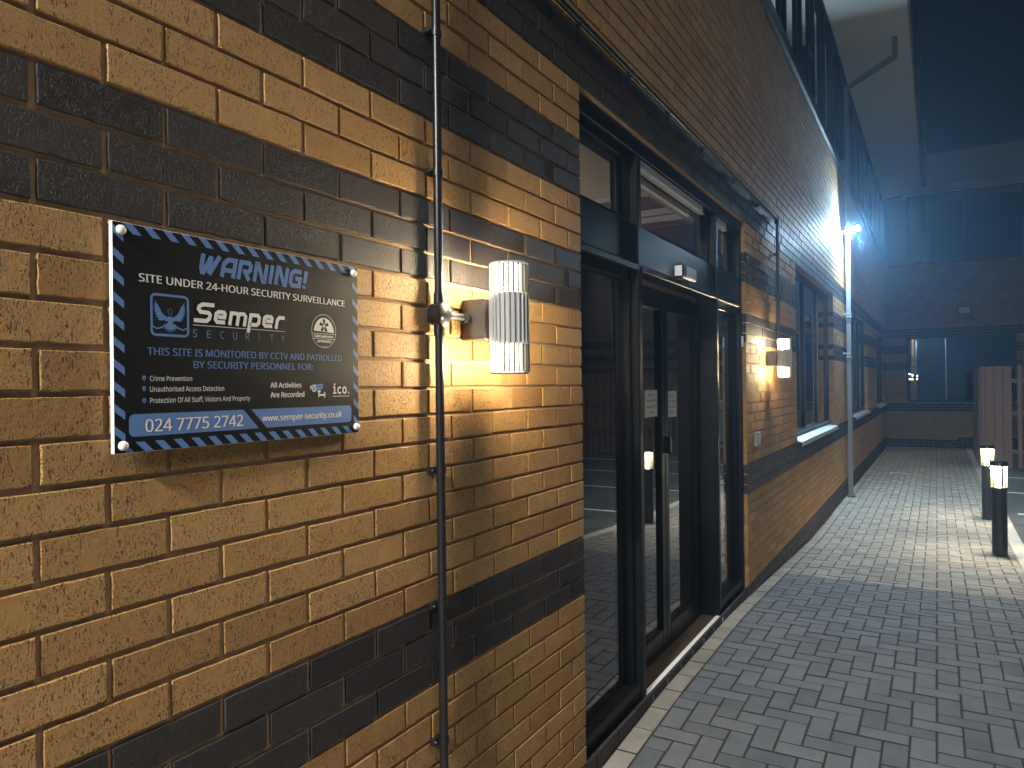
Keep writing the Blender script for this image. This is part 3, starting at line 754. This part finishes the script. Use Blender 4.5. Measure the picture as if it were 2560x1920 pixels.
pl.text('SITE UNDER 24-HOUR SECURITY SURVEILLANCE', 55.5, 564, 81.5, 95.5, .02); art('surveillance_text', 'sign_white')
GS = {'S': (.98, [[(.98, .89), (.34, .89), (.17, .78), (.15, .66), (.28, .53), (.74, .50), (.84, .40), (.82, .24), (.68, .11), (.0, .11)]]),
      'e': (.80, [[(.24, .36), (.62, .36), (.62, .52), (.54, .60), (.24, .60), (.12, .50), (.12, .22), (.24, .11), (.70, .11)]]),
      'm': (1.12, [[(.12, 0), (.12, .60), (.44, .60), (.56, .50), (.56, 0)], [(.56, .50), (.64, .60), (.88, .60), (1.0, .50), (1.0, 0)]]),
      'p': (.82, [[(.12, -.30), (.12, .60), (.56, .60), (.68, .50), (.68, .22), (.56, .11), (.12, .11)]]),
      'r': (.62, [[(.12, 0), (.12, .46), (.24, .60), (.60, .60)]])}
glyphs(pl, 'Semper', 162, 386, 120, 160, GS, 7.6, .2, .06)
pl.poly([(161, 164.2), (284, 164.2), (284, 165.2), (161, 165.2)]); pl.poly([(292, 164.2), (382, 164.2), (382, 165.2), (292, 165.2)]); art('company_name', 'sign_white')
# round badge
bc, bv, br = 496.5, 157, 37.5
pl.stroke([(bc+br*math.cos(t*math.pi/24), bv+br*math.sin(t*math.pi/24)) for t in range(48)], .9, True)
pl.poly([(bc+31.5*math.cos(math.radians(a)), 162-38*math.sin(math.radians(a))*.93) for a in range(4, 180, 8)])
pl.poly([(bc-37, 162.4), (bc+37, 162.4), (bc+37, 163.4), (bc-37, 163.4)]); pl.poly([(bc-36, 174.3), (bc+36, 174.3), (bc+36, 175.2), (bc-36, 175.2)])
pl.text('SafeContractor', bc-30, bc+29, 165.5, 171.5, .025); pl.text('APPROVED', bc-21, bc+23, 177.5, 183, .02)
pl.stroke([(bc-10, 190.6), (bc-4, 191.8), (bc+5, 191.8), (bc+11, 190.6)], .6); art('approval_badge', 'sign_white')
pl.text('Crime Prevention', 74, 158, 260.5, 269.3, -.004); pl.text('Unauthorised Access Detection', 74, 228, 279.2, 288.4, -.004)
pl.text('Protection Of All Staff, Visitors And Property', 74, 290, 299.5, 308.5, -.004); art('service_list', 'sign_white')
pl.text('All Activities', 342, 427, 273, 283.5, .02); pl.text('Are Recorded', 342, 435, 293, 304, .02); art('recording_text', 'sign_white')
pl.text('024 7775 2742', 65, 272, 337, 359, .02); art('phone_number', 'sign_white'); pl.text('www.semper-security.co.uk', 320, 551, 340, 353, .02); art('website_text', 'sign_white')
# camera symbol: lens ring, shade, bracket
pl.stroke([(464.5+5.6*math.cos(t*.5236), 286+6.8*math.sin(t*.5236)) for t in range(12)], 2.4, True)
pl.poly([(464.5+2*math.cos(t*.7854), 286+2.4*math.sin(t*.7854)) for t in range(8)])
pl.poly([(453, 280.5), (458, 279.5), (456, 285), (456, 289), (453.5, 288)])
pl.poly([(474, 293), (483, 290), (485, 294), (479, 297)]); pl.stroke([(478.5, 296), (478.5, 306)], 3); pl.stroke([(479, 301), (495, 301)], 4); pl.stroke([(496.5, 294.5), (496.5, 307.5)], 3.6)
art('camera_symbol', 'sign_white')
# ico. word mark with slab feet
pl.stroke([(528, 283.5), (528, 298.5)], 4.2); pl.poly([(524, 282), (530, 282), (530, 285), (524, 285)]); pl.poly([(523, 296), (534, 296), (534, 299), (523, 299)])
pl.poly([(528+2.5*math.cos(t*.628), 277.6+2.7*math.sin(t*.628)) for t in range(10)])
pl.stroke([(549, 286), (544.5, 283.8), (540, 286), (538.6, 291), (540, 296), (544.5, 298.2), (549.5, 296)], 3.6)
pl.stroke([(560.5+5.6*math.cos(t*.5236), 291+7*math.sin(t*.5236)) for t in range(12)], 3.6, True)
pl.poly([(574+2*math.cos(t*.628), 297+2.1*math.sin(t*.628)) for t in range(10)])
pl.poly([(522, 304.2), (577, 304.2), (577, 305.4), (522, 305.4)])
art('office_mark', 'sign_white')
pl = Plate(sy0, sz0, FXP+.001)
for i in range(5):      # five-armed mark in the badge
    a = math.radians(90+72*i); d = (math.cos(a), -math.sin(a)); n_ = (-d[1], d[0]); c0 = (bc, 145)
    pl.poly([(c0[0]+d[0]*p+n_[0]*q, c0[1]+d[1]*p*1.1+n_[1]*q) for p, q in ((3.5, -2.6), (3.5, 2.6), (13, 4.0), (14.5, -3.6))])
art('badge_flower', 'sign_black')
for vb in (265, 283.5, 304.5): pl.stroke([(61.8, vb-.6), (63.1, vb+.9), (65.3, vb-2)], .9); art('bullet_tick', 'sign_black')
pl.stroke([(464, 284.5), (493, 281)], .8); art('camera_line', 'sign_black')
for uu, vv in ((23.5, 12), (594.5, 13), (24, 380), (599, 378)):
    b = MB(); p = (-.009+.0178, -.41+sy0+uu/1000, .88+sz0-vv/1000)
    prof = [(0.0, 0.0088), (.003, .0086), (.006, .0074), (.0078, .005), (.0085, .002), (.0085, 0)]
    vs = [(p[0]+h, p[1]+rr*math.cos(t*math.pi/10), p[2]+rr*math.sin(t*math.pi/10)) for rr, h in prof for t in range(20)]
    b.add(vs, [(k*20+i, (k+1)*20+i, (k+1)*20+(i+1) % 20, k*20+(i+1) % 20) for k in range(5) for i in range(20)]); b.build('screw_cap', 'cap_white', SG, smooth=True)

# ---------------------------------------------------------------- wall lamps
def wall_lamp(name, label, y, z):
    t = thing(name, label, 'lamp', (0, y, z), 'up and down wall lamps')
    b = MB(); b.box(.0005, .082, -.048, .048, -.06, .06, .003); b.build('mounting_box', 'lamp_box', t)
    cx = .136; R0 = .058; H = .161
    b = MB()
    b.lathe((cx, 0, 0), [(0, -.074), (.051, -.074), (.051, .074), (0, .074)], 32)
    b.build('tube_body', 'lamp_grey', t, smooth=True)
    for zz in (H-.005, -H):
        b = MB(); b.lathe((cx, 0, zz), [(.020, 0), (R0-.004, 0), (R0, .002), (R0, .005), (R0-.004, .007 if zz > 0 else .005), (.020, .005)], 36); b.build('end_ring', 'lamp_grey', t, smooth=True)
    for za, zb, fm, nm in ((-H+.0055, -.0745, 'fin_dark', 'end_fins'), (-.0743, .0743, 'lamp_grey', 'body_fins'), (.0745, H-.0055, 'fin_dark', 'end_fins')):
        b = MB(); n = 24
        for i in range(n):
            a = 2*math.pi*i/n; ca, sa = math.cos(a), math.sin(a); wd = .0027
            vs = []
            for zz in (za, zb):
                for rr, q in ((.0490, -wd*.8), (R0-.001, -wd), (R0+.001, -wd*.5), (R0+.001, wd*.5), (R0-.001, wd), (.0490, wd*.8)):
                    vs.append((cx+rr*ca-q*sa, rr*sa+q*ca, zz))
            b.add(vs, [(k, (k+1) % 6, 6+(k+1) % 6, 6+k) for k in range(6)])
        b.build(nm, fm, t)
    for s_ in (1, -1):
        b = MB(); z0, z1 = (.0745, H-.006) if s_ > 0 else (-H+.006, -.0745)
        b.lathe((cx, 0, 0), [(.042, z0), (.042, z1)], 24)
        cs = [math.cos(2*math.pi*(i+.5)/24) for i in range(24)]
        b.m = [2 if q < -.7 else 0 if q < .02 else 1 for q in cs] + [1, 1]; b.build('diffuser', ['lamp_light', 'lamp_front', 'lamp_back'], t)
    return t
LZ = -.7755
L1 = wall_lamp('wall_lamp', 'lit fluted up and down wall lamp beside the black conduit, nearest the warning sign', 1.228, LZ)
L2 = copy_tree(L1); L2.location = (0, 5.69, -.772); L2['label'] = 'lit fluted up and down wall lamp between the glazed entrance and the window'
L3 = copy_tree(L1); L3.location = (0, -10.2, -.75); L3['label'] = 'lit fluted up and down wall lamp mirrored in the dark glass of the far wing'

# ---------------------------------------------------------------- black conduit along the wall
CR = .0125; CXX = .024
CD = thing('conduit', 'thin black electrical conduit clipped up the brick wall and along above the entrance', 'conduit', (0, 1.035, -2.6))
def cpart(name, mb, m='black_gloss', sm=True):
    o = mb.build(name, m, CD, smooth=sm); o.location = (0, -1.035, 2.6); return o
HZ = .455; CY = 1.035
b = MB(); b.path([(CXX, CY, -2.585), (CXX, CY, -1.6), (CXX, CY, -.80)], CR, 16); cpart('vertical_pipe', b)
b = MB(); b.path([(CXX, CY, -.742), (CXX, CY, 0), (CXX, CY, HZ-.06), (CXX, CY+.006, HZ-.03), (CXX, CY+.03, HZ-.006), (CXX, CY+.06, HZ), (CXX, 3, HZ), (CXX, 5.2, HZ), (CXX, 6.03-.012, HZ)], CR, 16); cpart('vertical_pipe', b)
b = MB(); b.path([(CXX, 6.06, HZ-.03), (CXX, 6.06, -.2), (CXX, 5.78+.28, -.62), (CXX, 6.05, -.70), (CXX, 6.02, -.765), (CXX, 5.95, -.772), (CXX, 5.735, -.772)], CR, 16)
cpart('drop_pipe', b)
b = MB(); b.box(CXX-.018, CXX+.018, 6.03, 6.085, HZ-.04, HZ+.02, .008); cpart('elbow', b)
b = MB()
vs_ = 24
prof = [(0, .0), (.026, .0), (.031, .004), (.031, .034), (.034, .036), (.034, .042), (.030, .045), (0, .046)]
vs = [(.0015+h, CY+rr*math.cos(t*2*math.pi/vs_), -.771+rr*math.sin(t*2*math.pi/vs_)) for rr, h in prof for t in range(vs_)]
b.add(vs, [(k*vs_+i, (k+1)*vs_+i, (k+1)*vs_+(i+1) % vs_, k*vs_+(i+1) % vs_) for k in range(len(prof)-1) for i in range(vs_)])
b.tube((CXX, CY, -.800), (CXX, CY, -.83), .0155, n=16); b.tube((CXX, CY, -.742), (CXX, CY, -.712), .0155, n=16)
jb = cpart('junction_box', b)
for dy in (-.019, .019):
    b = MB(); b.tube((.0465, CY+dy, -.771+dy*.7), (.0495, CY+dy, -.771+dy*.7), .0042, n=10); o = cpart('lid_screw', b, 'pale_alu'); o.parent = jb; o.location = (0, 0, 0)
b = MB(); b.tube((CXX, CY+.032, -.771), (CXX, 1.15, -.771), .0115, n=16); b.tube((CXX, CY+.03, -.771), (CXX, CY+.05, -.771), .0145, n=16)
b.tube((CXX, 1.150, -.771), (CXX, 1.168, -.771), .0165, n=6); b.tube((CXX, 1.168, -.771), (CXX, 1.1895, -.771), .013, n=16); cpart('side_spur', b, 'black_metal')
def clip(y, z, vert=True):
    b = MB()
    if vert:
        b.tube((CXX, y, z-.009), (CXX, y, z+.009), CR+.0028, n=18); b.box(.0005, CXX, y-.008, y+.008, z-.009, z+.009)
        b.box(.0005, .014, y-.034, y-.010, z-.009, z+.009, .002); b.tube((.014, y-.025, z), (.021, y-.025, z), .0065, .005, n=10)
    else:
        b.tube((CXX, y-.009, z), (CXX, y+.009, z), CR+.0028, n=18); b.box(.0005, CXX, y-.009, y+.009, z-.008, z+.008)
        b.box(.0005, .014, y-.009, y+.009, z-.034, z-.010, .002); b.tube((.014, y, z-.024), (.021, y, z-.024), .0065, .005, n=10)
    cpart('clip', b)
for z in (.01, -.378, -1.203, -1.577, -1.951, -2.33): clip(CY, z)
for y in (1.5, 2.0, 2.55, 3.1, 3.75, 4.55, 5.35): clip(y, HZ, False)
for z in (.15, -.25, -.52): clip(6.06, z)

# ---------------------------------------------------------------- square downpipes and floodlights
def downpipe(label, y):
    t = thing('downpipe', label, 'downpipe', (0, y, gz(y)), 'square grey downpipes')
    g = gz(y); W_ = .032; c = .075
    b = MB(); b.box(c-W_, c+W_, -W_, W_, 0.015, 3.55-g-.02, .004)
    b.build('pipe', 'pipe_grey', t)
    b = MB()
    za, zb, xb = 3.50-g, 3.82-g, .735
    n0 = len(b.v)
    vs = []
    for (x, z) in ((c-W_, za), (c+W_, za-.035), (xb+W_, zb-.03), (xb-W_, zb+.03)):
        vs += [(x, -W_-.002, z), (x, W_+.002, z)]
    b.add(vs, [(0, 2, 4, 6), (1, 7, 5, 3), (0, 1, 3, 2), (2, 3, 5, 4), (4, 5, 7, 6), (6, 7, 1, 0)])
    b.build('offset_bend', 'pipe_grey', t)
    b = MB(); b.box(xb-W_-.003, xb+W_+.003, -W_-.004, W_+.004, zb-.02, SOF-g-.001, .004); b.build('outlet', 'pipe_grey', t)
    for z in (-.62, -.02, 2.3):
        b = MB(); b.box(c-W_-.006, c+W_+.006, -W_-.006, W_+.006, z-g-.035, z-g+.035, .003); b.box(c-W_-.012, c+W_+.012, -W_-.012, W_+.012, z-g+.02, z-g+.034, .002); b.build('collar', 'pipe_grey', t)
        b = MB(); b.box(.0005, c-W_-.0005, -.06, .06, z-g+.055, z-g+.085, .002); b.box(c-W_-.004, c+W_+.005, -W_-.005, W_+.005, z-g+.055, z-g+.085, .002); b.build('wall_bracket', 'pipe_grey', t)
    b = MB(); b.box(c-W_-.012, c+W_+.03, -W_-.012, W_+.03, -.004, .02, .004); b.build('shoe', 'black_metal', t)
    return t
downpipe('grey square downpipe running from the soffit to the paving beneath the floodlight', 11.50)
dp2 = downpipe('grey square downpipe on the wall behind the viewer', -9.9)
def floodlight(label, y, z):
    t = thing('floodlight', label, 'floodlight', (0, y, z), 'white floodlights')
    b = MB(); b.box(.0005, .012, -.05, .05, -.06, .05, .003); b.tube((.012, 0, 0), (.05, 0, .005), .016, n=12); b.build('wall_bracket', 'black_metal', t)
    th = math.radians(16)
    def T(x, yy, zz): return (.045 + x*math.cos(th)-zz*math.sin(th), yy, x*math.sin(th)+zz*math.cos(th))
    b = MB(); b.box(0, .215, -.10, .10, -.012, .026, .008); b.box(0, .222, .0955, .10, -.046, -.0125); b.box(.2085, .222, -.10, .0953, -.032, -.0125); b.v = [T(*q) for q in b.v]; h = b.build('head', 'fin_dark', t)  # lips under the head are added to keep light off the far wing
    b = MB()
    for k in range(6): b.box(.02+k*.033, .026+k*.033, -.085, .085, .0262, .042, .001)
    b.v = [T(*q) for q in b.v]; b.build('cooling_fins', 'fin_dark', t)
    b = MB(); b.box(.008, .207, -.094, .094, -.030, -.0125, .006); b.v = [T(*q) for q in b.v]; b.build('lit_lens', 'flood_light', t)
    b = MB(); b.add([T(*q) for q in ((.014, -.0946, -.029), (.202, -.0946, -.029), (.202, -.0946, -.0135), (.014, -.0946, -.0135))], [(0, 1, 2, 3)]); b.build('lit_front', 'flood_front', t)
    return t
F1 = floodlight('glaring cool white floodlight on the wall at the top of the lit downpipe', 11.25, 1.27)
F2 = copy_tree(F1); F2.location = (0, -9.6, 1.5); F2['label'] = 'cool white floodlight mirrored in the dark glass of the far wing'

# unseen lamp column added behind the viewer to light near paving and sign edge
sl = thing('added_lamp_post', 'unseen lamp post with a short arm, added at the kerb behind the viewer', 'lamp post', (1.72, -5.2, gz(-5.2)))
g = gz(-5.2); top = 2.15-g
b = MB(); b.lathe((0, 0, 0), [(.11, 0), (.11, .02), (.06, .03), (.055, .9), (.04, .92), (.032, top), (0, top)], 20); b.build('column', 'pipe_grey', sl, smooth=True)
b = MB(); b.path([(0, 0, top-.1), (-.08, .02, top+.05), (-.4, .06, top+.12), (-.80, .10, top+.14)], .022, 10); b.build('arm', 'pipe_grey', sl, smooth=True)
b = MB(); b.box(-1.35, -.72, -.08, .28, top+.11, top+.16, .012); b.build('head', 'lamp_grey', sl)
b = MB(); b.add([(-1.33, -.06, top+.1085), (-.75, -.06, top+.1085), (-.75, .26, top+.1085), (-1.33, .26, top+.1085)], [(0, 3, 2, 1)]); b.build('lit_panel', 'added_post_light', sl)

# ---------------------------------------------------------------- bollard lights
def bollard(label, x, y):
    t = thing('bollard_light', label, 'bollard', (x, y, gz(y)), 'lit bollards along the kerb')
    b = MB(); b.lathe((0, 0, 0), [(.075, 0), (.075, .008), (.066, .012), (.066, .655), (.072, .66), (.072, .675), (0, .675)], 36); b.build('post', 'black_metal', t, smooth=True)
    b = MB(); b.lathe((0, 0, 0), [(.0, .885), (.074, .885), (.078, .89), (.078, .918), (.070, .93), (0, .934)], 36); b.build('cap', 'black_metal', t, smooth=True)
    b = MB(); n = 12
    for i in range(n):
        a = 2*math.pi*(i+.5)/n; ca, sa = math.cos(a), math.sin(a); wd = .0045
        vs = []
        for zz in (.6755, .8845):
            for rr, q in ((.060, -wd), (.071, -wd), (.071, wd), (.060, wd)): vs.append((rr*ca-q*sa, rr*sa+q*ca, zz))
        b.add(vs, [(k, (k+1) % 4, 4+(k+1) % 4, 4+k) for k in range(4)])
    b.build('fins', 'fin_pale', t)
    b = MB(); b.lathe((0, 0, 0), [(.026, .676), (.026, .884)], 24); b.build('diffuser', 'bollard_core', t)
    b = MB(); vs = [(rr*math.cos(2*math.pi*i/24), rr*math.sin(2*math.pi*i/24), .8835) for rr in (.032, .058) for i in range(24)]
    b.add(vs, [(i, 24+i, 24+(i+1) % 24, (i+1) % 24)[::-1] for i in range(24)]); b.build('led_ring', 'bollard_light', t)
    return t
bo = bollard('lit black bollard nearest the viewer, at the kerb of the path', 1.735, 7.97)
b2 = copy_tree(bo); b2.location = (1.755, 10.25, gz(10.25)); b2['label'] = 'lit black bollard partly hidden behind the nearer one'

# ---------------------------------------------------------------- small fittings
n1 = None
def notice(label, y0, y1, z0, z1):
    t = thing('notice', label, 'notice', (DX+.007, (y0+y1)/2, (z0+z1)/2), 'paper notices on the glass doors')
    b = MB(); b.box(-.0005, .0006, y0-(y0+y1)/2, y1-(y0+y1)/2, z0-(z0+z1)/2, z1-(z0+z1)/2); b.build('sheet', 'paper', t)
    pl = Plate(-(y1-y0)/2, (z1-z0)/2, .0008); Wd = (y1-y0)*1000; Ht = (z1-z0)*1000
    for k, s_ in enumerate(('Access', 'Controlled', 'Automatic', 'Door')):
        hw = Wd*(.05*len(s_)) * .85; vb = Ht*(.22+.215*k)
        pl.text(s_, Wd/2-hw, Wd/2+hw, vb-Ht*.095, vb, .02)
    pl.build('lettering', 'ink', t)
notice('white paper notice on the left leaf of the glass door', 3.175, 3.375, -1.155, -1.005)
notice('white paper notice on the right leaf, half hidden by the door stile', 3.530, 3.730, -1.170, -1.015)
ds = thing('door_sensor', 'black automatic door sensor with a pale window on the transom above the doors', 'sensor', (FXF+.007, 3.40, -.36))
b = MB(); b.box(0, .055, -.13, .13, -.035, .045, .012); b.build('housing', 'black_metal', ds)
b = MB(); b.add([(.0555, -.07, -.022), (.0555, .12, -.022), (.0555, .12, .036), (.0555, -.07, .036)], [(0, 1, 2, 3)]); b.build('lens', 'pale_alu', ds)
b = MB(); b.add([(.008, -.1305, -.022), (.048, -.1305, -.022), (.048, -.1305, .034), (.008, -.1305, .034)], [(0, 1, 2, 3)]); b.build('lens', 'pale_alu', ds)
wp = thing('entry_button', 'slim metal exit button plate on the brick pier right of the entrance', 'button', (.0005, 5.175, -1.405))
b = MB(); b.box(0, .035, -.045, .045, -.055, .055, .004); b.build('back_box', 'grey_alu', wp)
b = MB(); b.box(.0352, .038, -.025, .025, -.04, .04, .002); b.build('button_face', 'pale_alu', wp)
jc = thing('frame_contact', 'small white contact fixed to the right jamb of the entrance', 'contact', (FXF+.001, 4.89, -.665))
b = MB(); b.box(0, .014, -.018, .018, -.04, .04, .004); b.build('body', 'paper', jc)
b = MB(); b.box(.0142, .016, -.01, .01, -.012, .012, .001); b.build('cover', 'lens_off', jc)
bl = thing('bulkhead_light', 'unlit dark bulkhead light with a pale lens high on the far wing', 'wall light', (1.87, WY, .80))
b = MB(); b.box(-.17, .17, -.13, -.0005, -.20, .20, .02); b.build('housing', 'black_metal', bl)
b = MB()
pf = [(-.13, .0), (.13, .0), (.13, .12), (.08, .155), (-.08, .155), (-.13, .12)]
b.add([(x, -.1315, z) for x, z in pf], [tuple(range(6))]); b.build('lens', 'lens_off', bl)
ps = thing('white_strip', 'short white strip lying on the paving toward the far wing', 'strip', (.56, 15.1, gz(15.1)+.004))
b = MB(); b.box(-.15, .15, -.03, .03, 0, .006, .002); b.build('strip', 'paper', ps); 
# ---------------------------------------------------------------- bin store fence
FN = thing('timber_fence', 'brown slatted timber fence enclosing a bin store at the edge of the car park', 'fence', (1.985, 16.75, gz(16.75)))
R = random.Random(11)
def board(x0, x1, y, h, dep=.022):
    b = MB(); b.box(x0, x1, y, y+dep, .03+R.uniform(0, .01), h+R.uniform(-.012, .012), .003); b.build('board', 'wood', FN)
board(0, .066, 0, 2.05)
for k in range(3): board(.074+k*.148, .074+k*.148+.14, 0, 2.05)
x = .60
while x < 4.6: board(x, x+.075, 0, 2.05); x += .165
for k in range(3): board(.04+k*.148, .04+k*.148+.12, .075, 2.03)
for z in (.35, 1.12, 1.76):
    b = MB(); b.box(.0, 4.65, .024, .073, z-.045, z+.045, .003); b.build('rail', 'wood', FN)
for x in (-.012, .69, 2.4, 4.6):
    b = MB(); b.box(x, x+.09, .075, .165, 0, 2.0, .004); b.build('post', 'wood', FN)
for k in range(16):
    b = MB(); b.box(-.036, -.014, .03+k*.178, .03+k*.178+.15, .03, 2.03+R.uniform(-.01, .01), .003); b.build('side_board', 'wood', FN)
wb = thing('wheeled_bin', 'large pale wheeled bin standing behind the gaps of the timber fence', 'bin', (2.75, 17.5, gz(17.5)))
b = MB(); vs = [(-.0, 0, .18), (1.2, 0, .18), (1.2, .9, .18), (0, .9, .18), (-.04, -.06, 1.25), (1.24, -.06, 1.25), (1.24, .96, 1.25), (-.04, .96, 1.25)]
b.add(vs, [(3, 2, 1, 0), (0, 1, 5, 4), (1, 2, 6, 5), (2, 3, 7, 6), (3, 0, 4, 7)]); b.build('body', 'bin', wb)
b = MB(); b.box(-.07, 1.27, -.09, .99, 1.2515, 1.33, .02); b.build('lid', 'bin', wb)
for x in (.15, 1.05):
    for y in (.12, .78):
        b = MB(); b.tube((x-.03, y, .09), (x+.03, y, .09), .09, n=16); b.build('wheel', 'black_metal', wb)

# ---------------------------------------------------------------- haze added to spread halos round the lamps
hz = MB(); hz.box(-22, 46, -22, 46, -3.95, 5.3); ho = hz.build('haze', 'glass'); ho['kind'] = 'stuff'
hm = bpy.data.materials.new('haze_air'); hm.use_nodes = True; n = hm.node_tree; n.nodes.remove(n.nodes['Principled BSDF'])
v = n.nodes.new('ShaderNodeVolumePrincipled'); v.inputs['Color'].default_value = (.42, .69, 1.0, 1); v.inputs['Density'].default_value = HAZE_D; v.inputs['Anisotropy'].default_value = .68
n.links.new(v.outputs[0], n.nodes['Material Output'].inputs['Volume'])
ho.data.materials.clear(); ho.data.materials.append(hm)
